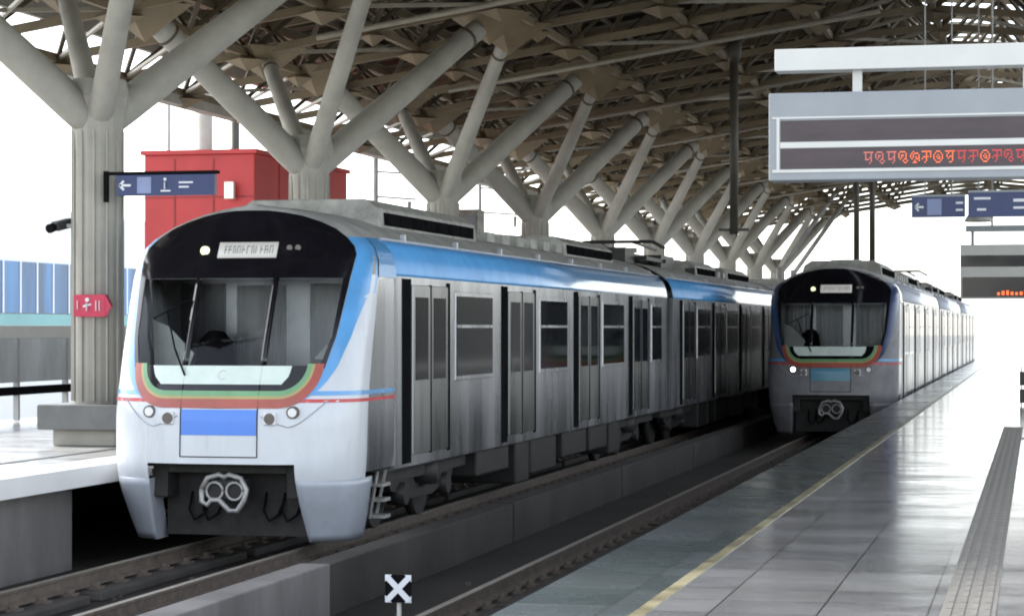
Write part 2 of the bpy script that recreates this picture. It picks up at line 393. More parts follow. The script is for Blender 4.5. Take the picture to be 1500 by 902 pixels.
def make_train():
    root = empty('metro_train')
    Z = lambda z: z-RZ
    # ---- nose shell with side returns
    def nose(zlist, gap, name, m, ymax):
        g = MB(); left=[]; mid=[]; right=[]
        for z in zlist:
            w = W(z); gp = min(gap(z), w*.86)
            L = [SP(x,z) for x in spaced(w, gp)]
            y0 = YB+smooth_tab(RK,z); ym = max(ymax(z), y0+.02)
            side = [Vector((-w, y0+(ym-y0)*t, Z(z))) for t in (1,.66,.33)]
            L = side+L
            Rr = [Vector((-p.x,p.y,p.z)) for p in L][::-1]
            Mi = [SP(-gp+2*gp*k/16, z) for k in range(17)]
            left.append(L); right.append(Rr); mid.append(Mi)
        return left, mid, right
    zs = [-.12,-.03]+frange(.06,GB,12)+frange(GB,GT,14)[1:]+frange(GT,3.06,18)[1:]
    gap = lambda z: lerp_tab([(-.85,.93),(-.5,.90),(-.12,.88),(.1,.88),(.6,1.0)],z) if z < GB else GW(z)
    ymax = lambda z: .95 if z < 2.23 else 1.5
    L,Mi,Rr = nose(zs, gap, '', None, lambda z: .1 if z < 2.2 else 1.5)
    # paint split: white below the roof line, grey cap above
    iw = [i for i,z in enumerate(zs) if z <= 2.24][-1]
    g = MB(); g.grid(L[:iw+1]); g.grid(Rr[:iw+1])
    ib = zs.index(GB); it = [i for i,z in enumerate(zs) if abs(z-GT)<1e-6][0]
    g.grid(Mi[2:ib+1]); g.grid(Mi[it:iw+1])
    shell = g.build('cab_shell', M['white'], root, merge=True)
    g = MB(); g.grid(L[iw:]); g.grid(Rr[iw:]); g.grid(Mi[iw:])
    g.build('cab_roof', M['roofgrey'], root, merge=True)
    # legs of the front apron
    zl = frange(-.85,-.12,9)
    LL,_,RL = nose(zl, gap, '', None, lambda z: YB+smooth_tab(RK,z)+.30)
    for rows,s in ((LL,-1),(RL,1)):
        inner = [[r_[-1] if s<0 else r_[0], (r_[-1] if s<0 else r_[0])+Vector((0,.35,0))] for r_ in rows]
        gg = MB(); gg.grid(rows); gg.grid(inner, smooth=False)
        gg.build('apron_leg', M['lowgrey'], root, solid=.006, merge=True)
    # dark recess behind the coupler
    g = MB(); g.box(-.86,.86,.10,1.5,Z(-.8),Z(.05)); g.build('coupler_recess', M['void'], root)
    g = MB()
    for q in (-1,1): g.box(min(q*.72,q*.9),max(q*.72,q*.9),-.25,.12,Z(-.34),Z(.05))
    g.box(-.72,.72,-.25,.12,Z(-.06),Z(.05))
    g.build('recess_frame', M['void'], root, bevel=.01)
    # ---- black mask round the glass
    mz = [z for z,_ in MT]+frange(.7,2.97,40)+[GB,GT]; mz = sorted(set(round(z,4) for z in mz))
    g = MB()
    lo = [z for z in mz if .99 <= z <= GB]+[]
    g = strip([z for z in mz if z >= GT], lambda z:-MW(z), lambda z:MW(z), .006, 24)
    zz = [z for z in mz if GB<=z<=GT]
    for s in (-1,1):
        rows = [[SP(s*(GW(z)+(MW(z)-GW(z))*k/4), z, .006) for k in range(5)] for z in zz]
        g.grid(rows)
    g.build('mask', M['mask'], root, merge=True)
    # windscreen and the two glazing posts
    ws = strip(frange(GB,GT,16), lambda z:-GW(z), GW, -.004, 24).build('windscreen', M['glass'], root)
    for x in (-.47,.47):
        MB().grid([[SP(x-.035,z,.012),SP(x+.035,z,.012)] for z in frange(GB,GT,12)]).build('glazing_post', M['mask'], ws, solid=.01)
    # ---- bowl-shaped bands under the glass
    def bowl(name, m, k0, k1, off):
        """band between two scaled copies of the mask's lower outline"""
        g = MB(); n = 60
        # outline param: from left top (1.12) down, across and up
        def outl(sh):
            pts = []
            zb = .69+sh*.9; top = 1.19
            for i in range(n+1):
                t = -1+2*i/n
                a = abs(t)
                if a < .5:
                    x = a/.5*(.66); z = zb
                else:
                    u = (a-.5)/.5; ang = u*math.pi/2
                    x = .66+(1.14-sh*.8-.66)*math.sin(ang)**.9; z = zb+(top-zb)*(1-math.cos(ang))**1.0
                pts.append((math.copysign(x,t) if t else 0, z))
            return pts
        A = outl(k0); B = outl(k1)
        rows = []
        for j in range(4):
            q = j/3
            rows.append([SP(a[0]+(b[0]-a[0])*q, a[1]+(b[1]-a[1])*q, off) for a,b in zip(A,B)])
        g.grid(rows); return g.build(name, m, root)
    # black field behind the bands, then coloured bands
    strip([z for z in mz if z <= GB], lambda z:-MW(z), lambda z:MW(z), .005, 24).build('lower_mask', M['mask'], root)
    bowl('red_band', M['brick'], .0, .115, .010)
    bowl('yellow_band', M['amber'], .115, .15, .010)
    bowl('green_band', M['green'], .15, .215, .010)
    d = strip(frange(.955,1.165,6), lambda z:-lerp_tab([(.95,.74),(1.05,.84),(1.17,.88)],z), lambda z:lerp_tab([(.95,.70),(1.05,.78),(1.17,.80)],z), .011, 20).build('dash_panel', M['dash'], root)
    # emblem-like ring in the middle of the pale panel
    g = MB(); ring = []
    for k in range(13):
        a = R(50+k*260/12); ring.append(SP(-.0+.05*math.cos(a), 1.06+.05*math.sin(a), .016))
    g.tube(ring, .008, 5); g.build('ring_mark', M['lens'], d)
    # blue frame lines beside the mask
    for s in (-1,1):
        zz = frange(.74,2.66,36)
        def inn(z): return MW(z)+.005
        def out(z):
            wd = lerp_tab([(.6,.10),(1.0,.11),(1.6,.15),(1.95,.19),(2.15,.32),(2.7,.5)], z)
            return min(W(z)*.9995, MW(z)+wd)
        rows = [[SP(s*(inn(z)+(out(z)-inn(z))*k/6), z, .005) for k in range(7)] for z in zz]
        MB().grid(rows).build('blue_frame', M['blue'], root)
        zz = frange(2.20,2.67,8)
        MB().grid([[Vector((s*(W(z)+.014), y, Z(z))) for y in (YB+smooth_tab(RK,z)-.03,1.2,1.5)] for z in zz]).build('blue_corner', M['blue'], root)
    # centre door outline, blue rectangle
    x0,x1 = -.46,.46
    bp = strip(frange(.385,.675,5), lambda z:x0+.01, lambda z:x1-.01, .006, 10).build('blue_panel', M['blue2'], root)
    g = MB()
    for x in (x0,x1):
        g.tube([SP(x,z,.006) for z in frange(.14,1.17,14)], .006, 4)
    g.tube([SP(x,.14,.006) for x in frange(x0,x1,10)], .006, 4)
    g.build('front_door_seam', M['black'], root)
    # thin stripes wrapping the corner
    for (za,zb,m,nm) in ((.835,.885,M['blue'],'blue_stripe'),(.755,.795,M['red'],'red_stripe')):
        for s in (-1,1):
            rows = []
            for z in (za,zb):
                r = [SP(s*(MW(z)+.11+(W(z)-MW(z)-.11)*t), z, .005) for t in (0,.3,.55,.75,.88,.95,.985)]
                r += [Vector((s*(W(z)+.005), YB+.15+(1.45-YB-.15)*t, Z(z))) for t in (0,.5,1)]
                rows.append(r)
            MB().grid(rows).build(nm, m, root)
    # lamp clusters
    for s in (-1,1):
        ring = []
        for k in range(25):
            t = k/24
            x = .50+.72*t; z = .60-.15*math.sin(min(1,t*1.4)*math.pi/2)+ .40*max(0,t-.42)**1.3*1.7
            ring.append(SP(s*x, z, .004))
        rim = MB().tube(ring, .007, 5).build('lamp_cluster_line', M['lowgrey'], root)
        c = SP(s*.61,.575,.0); 
        hb = MB().tube([c+Vector((0,.05,0)), c+Vector((0,-.035,0))], [.105,.10], 4, smooth=False, rot=R(45)).build('headlight', M['lens'], root, bevel=.012)
        MB().tube([c+Vector((0,-.034,0)), c+Vector((0,-.043,0))], [.066,.064], 12).build('lens', M['housing'], hb)
        c = SP(s*.86,.645,.0)
        t = MB().tube([c+Vector((0,.04,0)), c+Vector((0,-.03,0))], [.075,.07], 14).build('round_lamp', M['housing'], root)
        MB().tube([c+Vector((0,-.029,0)), c+Vector((0,-.036,0))], [.055,.05], 14).build('lens', M['lens'], t)
    # destination display and its side lamps
    dz = 2.50
    dd = MB().grid([[SP(x,z,.012) for x in frange(-.30,.42,9)] for z in (dz-.09,dz+.09)]).build('destination_display', M['dest'], root, solid=.012)
    g = MB(); rnd = random.Random(3); x = -.22
    while x < .34:
        w_ = rnd.uniform(.03,.05)
        g.grid([[SP(x,z,.022),SP(x+.008,z,.022)] for z in (dz-.045,dz+.045)])
        if rnd.random()<.8: g.grid([[SP(x,z,.022),SP(x+w_*.8,z,.022)] for z in (dz+.035,dz+.045)])
        if rnd.random()<.6: g.grid([[SP(x,z,.022),SP(x+w_*.8,z,.022)] for z in (dz-.006,dz+.006)])
        if rnd.random()<.5: g.grid([[SP(x+w_*.7,z,.022),SP(x+w_*.7+.008,z,.022)] for z in (dz-.045,dz+.02)])
        x += w_+.014
    g.build('lettering', M['destdim'], dd)
    c = SP(-.47,dz,.0); MB().tube([c+Vector((0,.02,0)), c+Vector((0,-.03,0))], .055, 12).build('marker_lamp', M['lampy'], root)
    for q in (.56,.66):
        c = SP(q,dz+.03,.0); MB().tube([c+Vector((0,.02,0)), c+Vector((0,-.02,0))], .035, 10).build('marker_lamp', M['housing'], root)
    # wiper
    g = MB(); g.tube([SP(-.45,1.05,.03),SP(-.62,1.35,.035),SP(-.80,1.78,.035)], .012, 6)
    g.tube([SP(-.98,1.70,.02),SP(-.55,1.92,.02)], .010, 6)
    g.build('wiper', M['black'], root)
    # ---- cab interior
    ci = MB(); ci.box(-1.35,1.35,1.55,1.6,Z(-.0),Z(2.6)); ci.box(-1.38,1.38,.2,1.6,Z(-.02),Z(.02))
    ci = ci.build('cab_interior', M['cabin'], root)
    MB().box(-.52,.12,1.50,1.55,Z(.4),Z(2.12)).build('cab_door', M['curtain'], ci)
    MB().box(.42,1.10,1.50,1.55,Z(.4),Z(2.14)).build('cab_door', M['curtain'], ci)
    MB().box(-1.25,-.66,1.50,1.55,Z(1.2),Z(2.14)).build('side_panel', M['cabin'], ci)
    g = MB(); g.prism([(.15,Z(.95)),(.75,Z(.98)),(.75,Z(.6)),(.15,Z(.6))],'x',-1.2,1.2); g.build('dashboard', M['black'], ci, bevel=.02)
    g = MB(); g.prism([(-1.14,Z(1.0)),(-.78,Z(1.0)),(-.66,Z(1.30)),(-.98,Z(1.62)),(-1.18,Z(1.70))],'y',.42,.44); g.build('glass_reflection', M['paper_refl'], ci)  # white sheet painted in as the triangular reflection on the windscreen
    MB().box(.74,1.02,.35,.6,Z(1.02),Z(1.10)).build('paper_tray', M['dash'], ci)
    g = MB(); g.prism([(.80,Z(1.24)),(1.10,Z(1.22)),(1.12,Z(1.30)),(.95,Z(1.40))],'y',.5,.52); g.build('paper_sheet', M['paper_refl'], ci)
    g = MB(); g.tube([(-.6,.95,Z(.6)),(-.6,.95,Z(1.15)),(-.6,1.0,Z(1.45)),(-.6,1.02,Z(1.55))],[.2,.24,.2,.1],10); g.build('driver_seat', M['black'], ci)
    # ---- coupler
    cz = Z(-.26)
    cp = MB().tube([(0,-.1,cz),(0,.9,cz)], .09, 8).build('coupler', M['coupler'], root)
    g = MB(); o = [(-.27,cz+.02),(-.27,cz-.12),(-.20,cz-.16),(-.16,cz-.10),(-.06,cz-.10),(.06,cz-.22),(.16,cz-.22),(.24,cz-.10),(.27,cz+.02),(.20,cz+.15),(.06,cz+.19),(.0,cz+.16),(-.06,cz+.19),(-.20,cz+.15)]
    # outline ring of the coupler face
    n = len(o)
    loop = [(x,-.34,z) for x,z in o]; loop.append(loop[0])
    g.tube(loop, .032, 6); g.build('coupler_face', M['coupler'], cp)
    g = MB().box(-.25,.25,-.31,-.1,cz-.10,cz+.14).build('coupler_head', M['void'], cp, bevel=.02)
    g = MB()
    for s in (-.12,.12):
        g.tube([(s+.10*math.cos(a),-.33,cz+.0+.10*math.sin(a)) for a in frange(0,2*math.pi,15)], .018, 5)
    g.build('coupler_ring', M['coupler'], cp)
    g = MB(); rr = random.Random(5)
    for x in (-.55,-.38,.36,.58):
        MB().tube([(x,.10,Z(-.3)),(x-.01,.02,Z(-.5)),(x+.06,.0,Z(-.62)),(x+.16,.05,Z(-.55)),(x+.2,.12,Z(-.4))], .017, 6).build('hose', M['black'], root)
    # stainless side panels of the cab behind the nose
    for q in (-1,1):
        rows = [[Vector((q*(W(z)-.006), y, Z(z))) for y in (YB+smooth_tab(RK,z)+.015, .9, 1.5)] for z in frange(-.06,2.235,14)]
        MB().grid(rows).build('cab_side', M['steel'], root)
    # ---- car bodies
    def body_section():
        pts = [(HW*.985,-.10),(HW,.1),(HW,2.23)]
        return pts
    roofp = [(w,z) for z,w in WT if z >= 2.2]
    def car(y0, y1, first):
        b = MB()
        sec = [(1.40,-.14),(1.5,-.10),(1.5,.2),(1.5,1.0),(1.5,2.235)]
        full = sec+[(-x,z) for x,z in sec[::-1]]
        b.grid([[Vector((x,y,Z(z))) for x,z in full+[full[0]]] for y in (y0,y1)], smooth=False)
        b.face(tuple(range(len(full)))[::-1]); k = len(full)+1; b.face(tuple(range(k,k+len(full))))
        car_o = b.build('car_body', M['steel'], root)
        band = [(1.503,2.225),(1.503,2.26),(1.47,2.42),(1.415,2.55),(1.30,2.66)]
        for s in (-1,1):
            MB().grid([[Vector((s*x,y,Z(z))) for x,z in band] for y in (y0,y1)]).build('cantrail_band', M['blue'], car_o, solid=.006)
        rf = [(1.29,2.67)]+[(w,z) for z,w in WT if z>2.68]+[(0,3.06)]
        full = rf+[(-x,z) for x,z in rf[::-1][1:]]
        MB().grid([[Vector((x,y,Z(z))) for x,z in full] for y in (y0,y1)]).build('roof', M['roofgrey'], car_o)
        g = MB()
        for s in (-1,1):
            g.tube([(s*1.31,y0,Z(2.67)),(s*1.31,y1,Z(2.67))], .022, 6)
            y = y0+1
            while y < y1:
                g.box(s*1.30-.03,s*1.30+.03,y,y+.06,Z(2.67),Z(2.76)); y += 2.6
        g.build('roof_gutter', M['lowgrey'], car_o)
        # end faces of the roof
        g = MB(); 
        for y in (y0+.02,y1-.02):
            poly = [(1.45,Z(2.2))]+[(x,Z(z-.02)) for x,z in rf]; poly = poly+[(-x,z) for x,z in poly[::-1]]
            b_ = len(g.v); g.v += [(x*.99,y,z) for x,z in poly]; g.face(tuple(range(b_,b_+len(poly))))
        g.build('car_end', M['void'], car_o)
        # roof equipment
        for (ya,yb,h,w) in ((y0+ (1.2 if first else 7.0),y0+(6.2 if first else 10.5),.30,.95),(y0+12.6,y0+17.2,.28,.95)):
            u = MB(); u.prism([(-w,Z(2.86)),(-w+.02,Z(2.86+h-.05)),(-w+.2,Z(2.93+h)),(w-.2,Z(2.93+h)),(w-.02,Z(2.86+h-.05)),(w,Z(2.86))],'y',ya,yb)
            u = u.build('air_conditioner', M['unit'], car_o, bevel=.02)
            for s in (-1,1):
                g = MB().box(s*w-.012,s*w+.012,ya+.2,yb-.2,Z(2.90),Z(3.06)); y = ya+.25
                while y < yb-.5:
                    g.box(s*w-.03,s*w+.03,y,y+.42,Z(2.92),Z(3.04)); y += .62
                g.build('vent_grille', M['black'], u)
            for y in (ya+1.2,ya+3.2):
                MB().tube([(.0,y,Z(2.92+h)),(0,y,Z(2.98+h))], .38, 14).build('fan_cover', M['roofgrey'], u)
        for s in (-1,1):
            for yy in frange(y0+7, y0+12, 6): MB().box(s*.8-.12,s*.8+.12,yy,yy+.5,Z(2.9),Z(3.05)).build('roof_box', M['unit'], car_o)
        # doors and windows, both sides, 5.2 m module
        mod0 = y0+(.28 if first else .9)
        for s in (-1,1):
            X = lambda d: s*(HW+d)
            for k in range(4):
                y = mod0+k*(5.2 if first else 5.0)
                # seam / door pocket
                MB().box(min(X(-.03),X(.006)),max(X(-.03),X(.006)),y,y+.40,Z(-.06),Z(2.2)).build('door_pocket', M['black'], car_o)
                MB().box(min(X(-.01),X(.026)),max(X(-.01),X(.026)),y+1.245,y+1.295,Z(.02),Z(2.14)).build('door_seal', M['black'], car_o)
                for j in range(2):
                    a = y+.42+j*.86
                    d = MB().box(min(X(-.01),X(.022)),max(X(-.01),X(.022)),a,a+.84,Z(.03),Z(2.13)).build('door_leaf', M['doorsteel'], car_o, bevel=.01)
                    poly = [(a+.12,Z(.95)),(a+.72,Z(.95)),(a+.72,Z(1.98)),(a+.12,Z(1.98))]
                    MB().prism(poly,'x',min(X(.0),X(.027)),max(X(.0),X(.027))).build('door_window', M['sideglass'], d, bevel=.004)
                MB().box(min(X(-.01),X(.012)),max(X(-.01),X(.012)),y+2.13,y+2.27,Z(0),Z(2.18)).build('door_seal', M['black'], car_o)
                wy0, wy1 = y+2.62, y+4.62
                if first and k == 3 or (not first and k == 3): wy1 = wy0+1.1
                w = MB().box(min(X(-.01),X(.012)),max(X(-.01),X(.012)),wy0-.07,wy1+.07,Z(.90),Z(2.08)).build('window', M['framesteel'], car_o, bevel=.008)
                MB().box(min(X(0),X(.018)),max(X(0),X(.018)),wy0,wy1,Z(.96),Z(2.02)).build('pane', M['sideglass'], w)
                MB().box(min(X(0),X(.026)),max(X(0),X(.026)),wy0,wy1,Z(1.60),Z(1.64)).build('glazing_bar', M['framesteel'], w)
        # underframe equipment
        rr = random.Random(int(y0*10))
        y = y0+4.6
        while y < y1-5.2:
            L_ = rr.uniform(.7,2.0)
            hgt = rr.uniform(.35,.62)
            MB().box(-1.36,1.36,y,min(y+L_,y1-4.6),Z(-.14-hgt),Z(-.13)).build('equipment_box', M['under'], car_o, bevel=.03)
            y += L_+rr.uniform(.15,.6)
        MB().box(-1.2,1.2,y0+.2,y1-.1,Z(-.32),Z(-.13)).build('underframe', M['void'], car_o)
        for yc in (y0+2.6, y1-2.9):
            bg = empty('bogie', (0,0,0), 0, root)
            for s in (-1,1):
                fr_ = MB()
                fr_.prism([(yc-1.6,.62),(yc-1.5,.72),(yc-.5,.66),(yc-.35,.52),(yc+.35,.52),(yc+.5,.66),(yc+1.5,.72),(yc+1.6,.62),(yc+1.5,.5),(yc+.5,.34),(yc-.5,.34),(yc-1.5,.5)],'x',s*1.05-.07,s*1.05+.07)
                for q in (-1.05,1.05): fr_.tube([(s*1.08-.12,yc+q,.44),(s*1.08+.12,yc+q,.44)], .15, 10)
                fr_.tube([(s*1.12,yc,.5),(s*1.12,yc,.82)], .2, 10)
                fr_.build('bogie_frame', M['under'], bg)
            for q in (-1.05,1.05):
                wl = MB()
                for s in (-1,1): wl.tube([(s*.79,yc+q,.43),(s*.66,yc+q,.43)], .43, 20)
                wl.tube([(-.7,yc+q,.43),(.7,yc+q,.43)], .08, 8)
                wl.build('wheelset', M['void'], bg)
        return car_o
    c1 = car(1.5, 21.9, True)
    c2 = car(22.7, 43.2, False)
    c3 = car(44.0, 64.6, False)
    for y in (21.9, 43.2):
        MB().prism([(-1.2,Z(-.05)),(-1.2,Z(2.5)),(-.8,Z(2.75)),(.8,Z(2.75)),(1.2,Z(2.5)),(1.2,Z(-.05))],'y',y,y+.8).build('gangway', M['black'], root)
    # steps hanging behind the right and left front apron
    for s in (-1,1):
        g = MB()
        for k,z in enumerate((-.28,-.46,-.66)):
            g.box(s*1.38-.10,s*1.38+.10,1.0+.05*k,1.35,Z(z),Z(z+.04))
        g.bar((s*1.42,1.0,Z(-.1)),(s*1.30,1.06,Z(-.66)),.03); g.bar((s*1.42,1.35,Z(-.1)),(s*1.30,1.35,Z(-.66)),.03)
        g.build('cab_step', M['coupler'], root)
    # folded pantograph on the first car
    for (yp, hh) in ((25.4,.0),):
        g = MB(); zt = Z(3.08)
        for x in (-.6,.6): g.bar((x,yp-1.3,zt+.05),(x,yp+1.3,zt+.05),.08)
        for y in (yp-1.3,yp+1.3): g.bar((-.7,y,zt+.05),(.7,y,zt+.05),.08)
        for x in (-.5,.5):
            for y in (yp-1.2,yp+1.2): g.tube([(x,y,zt-.05),(x,y,zt+.06)],[.07,.05],8)
        g.box(-.45,.45,yp-2.6,yp-1.5,zt-.1,zt+.24); g.box(-.55,.55,yp+1.5,yp+3.4,zt-.1,zt+.20); g.box(-.35,.35,yp-.9,yp+.9,zt,zt+.16)
        g.bar((0,yp-1.2,zt+.18),(0,yp+1.1,zt+.30),.12)
        g.bar((-.5,yp+1.1,zt+.30),(-.35,yp-1.0,zt+.40),.05); g.bar((.5,yp+1.1,zt+.30),(.35,yp-1.0,zt+.40),.05)
        g = g.build('pantograph', M['panto'], root)
        h = MB()
        for y in (yp-1.05,yp-.7):
            h.tube([(-1.0,y,zt+.28),(-.75,y,zt+.42),(.75,y,zt+.42),(1.0,y,zt+.28)], .035, 6)
        h.build('contact_head', M['panto'], g)
    return root

t1 = make_train()
t1.location = (TX[0], 24.6, RZ)
tag(t1, 'large nearer blue and white metro train standing at the left with black windscreen mask', 'train', 'metro trains in the station')
t2 = copy_tree(t1)
t2.location = (TX[1], 52.4, RZ)
t2['label'] = 'smaller distant metro train with navy frame beside the right platform, one lamp lit'
for o in t2.children:
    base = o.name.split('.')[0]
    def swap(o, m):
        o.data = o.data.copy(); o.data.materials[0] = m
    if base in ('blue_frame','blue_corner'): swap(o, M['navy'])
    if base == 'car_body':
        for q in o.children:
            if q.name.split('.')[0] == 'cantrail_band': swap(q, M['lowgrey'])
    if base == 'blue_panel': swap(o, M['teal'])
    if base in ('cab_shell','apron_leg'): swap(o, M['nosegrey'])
    if base == 'round_lamp' and sum(v.co.x for v in o.data.vertices) < 0:
        for q in o.children: swap(q, M['lampw'])

# ------------------------------------------------------------------ canopy
def roofz(x):
    return 6.45+.155*(x+17.2) if x <= -3 else 8.65-.10*(x+3)
NX = [-17.2,-14.7,-12.2,-9.7,-7.2,-4.7,-2.2,.3,2.8,5.3,7.8]
BAY = 3.08
Y0C, NB = 19.2, 32
canopy = empty('station_canopy', (-4, 74, 8))
tag(canopy, 'wide brown steel space frame canopy roofing both platforms above the trains', 'canopy')
def cp(p): return (p[0]+4, p[1]-74, p[2]-8)
YS = [Y0C+BAY*i for i in range(NB+1)]
gproto = {}
bot = MB(); diag = MB(); gus = MB(); top = MB(); pur = MB()
for i,y in enumerate(YS):
    for k,x in enumerate(NX):
        z = roofz(x)
        if k < len(NX)-1:
            bot.bar(cp((x,y,z)), cp((NX[k+1],y,roofz(NX[k+1]))), .10, .15)
        if i < NB:
            bot.bar(cp((x,y,z)), cp((x,y+BAY,z)), .10, .15)
        # folded diamond gusset under each node
        sgs = .28 if (i+k)%2 else .46
        near = 6 <= i < 26 and 1 <= k <= 5
        gm = MB() if near else gus
        ctr = cp((x,y,z-.14)) if not near else (0,0,0)
        b = len(gm.v)
        gm.v += [(ctr[0]+dx,ctr[1]+dy,ctr[2]+dz) for dx,dy,dz in ((-sgs,0,0),(0,-sgs,0),(sgs,0,0),(0,sgs,0),(0,0,-.20),(0,0,.12))]
        for q in ((0,1,4),(1,2,4),(2,3,4),(3,0,4),(1,0,5),(2,1,5),(3,2,5),(0,3,5)): gm.face(tuple(b+j for j in q))
        if near:
            key = (i+k)%2
            if key not in gproto:
                gproto[key] = gm.build('gusset_plate', M['truss'], canopy).data
                bpy.data.objects.remove(bpy.data.objects['gusset_plate'])
            go = bpy.data.objects.new('gusset_plate', gproto[key]); col.objects.link(go); go.parent = canopy; go.location = cp((x,y,z-.14))
        if k < len(NX)-1 and i < NB:
            cx = (x+NX[k+1])/2; cyy = y+BAY/2; zt = roofz(cx)+1.35
            for (a,c) in ((x,y),(NX[k+1],y),(x,y+BAY),(NX[k+1],y+BAY)):
                diag.bar(cp((a,c,roofz(a))), cp((cx,cyy,zt)), .075)
            if k < len(NX)-2: top.bar(cp((cx,cyy,zt)), cp(((NX[k+1]+NX[k+2])/2,cyy,roofz((NX[k+1]+NX[k+2])/2)+1.35)), .12,.18)
            pur.bar(cp((cx,y,zt+.1)), cp((cx,y+BAY,zt+.1)), .06, .10)
            pur.bar(cp((x,cyy,roofz(x)+1.5)), cp((NX[k+1],cyy,roofz(NX[k+1])+1.5)), .05,.09)
            for t_ in (.25,.75):
                xa = x+(NX[k+1]-x)*t_; pur.bar(cp((xa,y,roofz(xa)+1.6)), cp((xa,y+BAY,roofz(xa)+1.6)), .06,.08)
            if (i*7+k*3)%4 == 0: pur.bar(cp((x,y,z)), cp((NX[k+1],y+BAY,roofz(NX[k+1]))), .07)
            if (i*5+k)%5 == 0: pur.bar(cp((NX[k+1],y,roofz(NX[k+1])-.02)), cp((x,y+BAY,z-.02)), .06)
            if i < NB-1: top.bar(cp((cx,cyy,zt)), cp((cx,cyy+BAY,zt)), .12,.18)
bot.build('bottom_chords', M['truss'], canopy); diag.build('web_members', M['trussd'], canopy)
tag(gus.build('gusset_plate', M['truss'], canopy), kind='stuff'); top.build('top_chords', M['truss'], canopy); pur.build('purlins', M['pale'], canopy)
# roof sheets with ribs, leaving the skylight strip open
def sheet(xs, ya, yb):
    g = MB(); y = ya
    while y < yb-.01:
        y2 = min(y+1.54, yb)
        for a,b in zip(xs, xs[1:]):
            z0, z1 = roofz(a)+1.75, roofz(b)+1.75
            bb = len(g.v)
            g.v += [cp((a,y,z0)),cp((b,y,z1)),cp((b,y2,z1)),cp((a,y2,z0)),cp((a,y,z0+.06)),cp((b,y,z1+.06)),cp((b,y2,z1+.06)),cp((a,y2,z0+.06))]
            for q in ((0,3,2,1),(4,5,6,7),(0,1,5,4),(1,2,6,5),(2,3,7,6),(3,0,4,7)): g.face(tuple(bb+j for j in q))
        g.bar(cp((xs[0],y,roofz(xs[0])+1.66)), cp((xs[-1] if xs[-1]<=-3 or xs[0]>=-3 else -3,y,roofz(xs[-1] if xs[-1]<=-3 or xs[0]>=-3 else -3)+1.66)), .10, .16)
        y = y2
    g.build('roof_sheet', M['deck'], canopy)
sheet([-18,-3.4], Y0C-1, YS[-1]+1)
sheet([-3.0,9], Y0C-1, 55); sheet([3.2,9], 55, 108); sheet([-3.0,9], 108, YS[-1]+1)
g = MB()
g.bar(cp((-18,Y0C-1,roofz(-18)+1.4)), cp((-18,YS[-1]+1,roofz(-18)+1.4)), .12, .8)
g.bar(cp((-17.3,Y0C-1,roofz(-17.2)-.1)), cp((-17.3,YS[-1]+1,roofz(-17.2)-.1)), .3, .34)
g.build('eaves_beam', M['arm'], canopy)
for i in range(0,NB+1,3):
    y = YS[i]+.6
    MB().tube([cp((-12.5,y,roofz(-12.5)-.42)), cp((-3.2,y,roofz(-3.2)-.42))], .055, 6).build('tie_pipe', M['pale'], canopy)

# suspended droppers (between the tracks)
for (x,y,z0,z1,r,lab) in ((-6.80,51.6,3.75,8.2,.10,'thick dark post hanging from the canopy between the two trains'),
                     (-5.9,76.0,3.6,8.4,.10,'left of the slim twin posts dropping behind the distant train'),
                     (-5.45,77.0,3.6,8.4,.10,'right of the slim twin posts dropping behind the distant train')):
    o = MB().tube([(0,0,z0-z1),(0,0,0)], r, 10)
    e = empty('dropper_post', (x,y,z1)); tag(e, lab, 'post', 'posts hanging from the canopy')
    o.build('post_tube', M['post'], e)
    MB().lathe(0,0,[(r*1.1,-.5),(r*1.7,-.35),(r*1.9,-.15),(r*1.2,.0)],8).build('post_collar', M['post'], e)
    MB().bar((-.35,0,z0-z1+.1),(.35,0,z0-z1+.1),.06).build('post_bracket', M['post'], e)

# ------------------------------------------------------------------ tree columns
def make_tree():
    e = empty('branching_column')
    n = 12
    prof = [(.34,.0),(.34,4.0),(.36,4.35),(.44,4.75),(.40,5.0)]
    MB().lathe(0,0,prof,n,smooth=False).build('column_shaft', M['arm'], e, bevel=.01)
    g = MB()
    for k in range(12):
        a = 2*math.pi*(k+.5)/12
        g.bar((.345*math.cos(a),.345*math.sin(a),.6),(.345*math.cos(a),.345*math.sin(a),4.3),.03)
    g.build('column_ribs', M['arm'], e)
    MB().box(-.62,.62,-.62,.62,.22,.56).build('plinth_slab', M['plinth'], e, bevel=.02)
    MB().box(-.46,.46,-.46,.46,0,.22).build('plinth_foot', M['arm'], e, bevel=.02)
    for sx in (1,-1):
        for sy in (1,-1):
            th = .88 if sx*sy > 0 else .62
            t = 3.16 if sx > 0 else 2.50
            d = Vector((sx*.75, sy*1.2, 1.0))
            p0 = Vector((0,0,4.35)); p1 = p0+d*t
            dn = d.normalized()
            r0 = .27; r1 = .21
            pts = [p0+dn*q for q in (0,.5)]+[p0+(p1-p0)*q for q in (.3,.6,.9,1.0)]
            a = MB().tube(pts, [q*th for q in (.27,.28,.27,.25,.23,.20)], 12).build('branch', M['arm'], e)
            MB().tube([p0+(p1-p0)*.86, p0+(p1-p0)*.87], .255*th, 12, smooth=False).build('branch_collar', M['trussd'], a)
            h = MB(); b = 0; s = .85; z = p1.z+.1
            h.v += [(p1.x-s,p1.y,z),(p1.x,p1.y-s,z),(p1.x+s,p1.y,z),(p1.x,p1.y+s,z),(p1.x,p1.y,z-.6)]
            for q in ((0,1,4),(1,2,4),(2,3,4),(3,0,4),(0,3,2,1)): h.face(q)
            h.build('branch_head', M['truss'], a)
    return e
tree0 = make_tree()
words = ['nearest','second','third','fourth','fifth','sixth','seventh','eighth','ninth','tenth','eleventh','farthest']
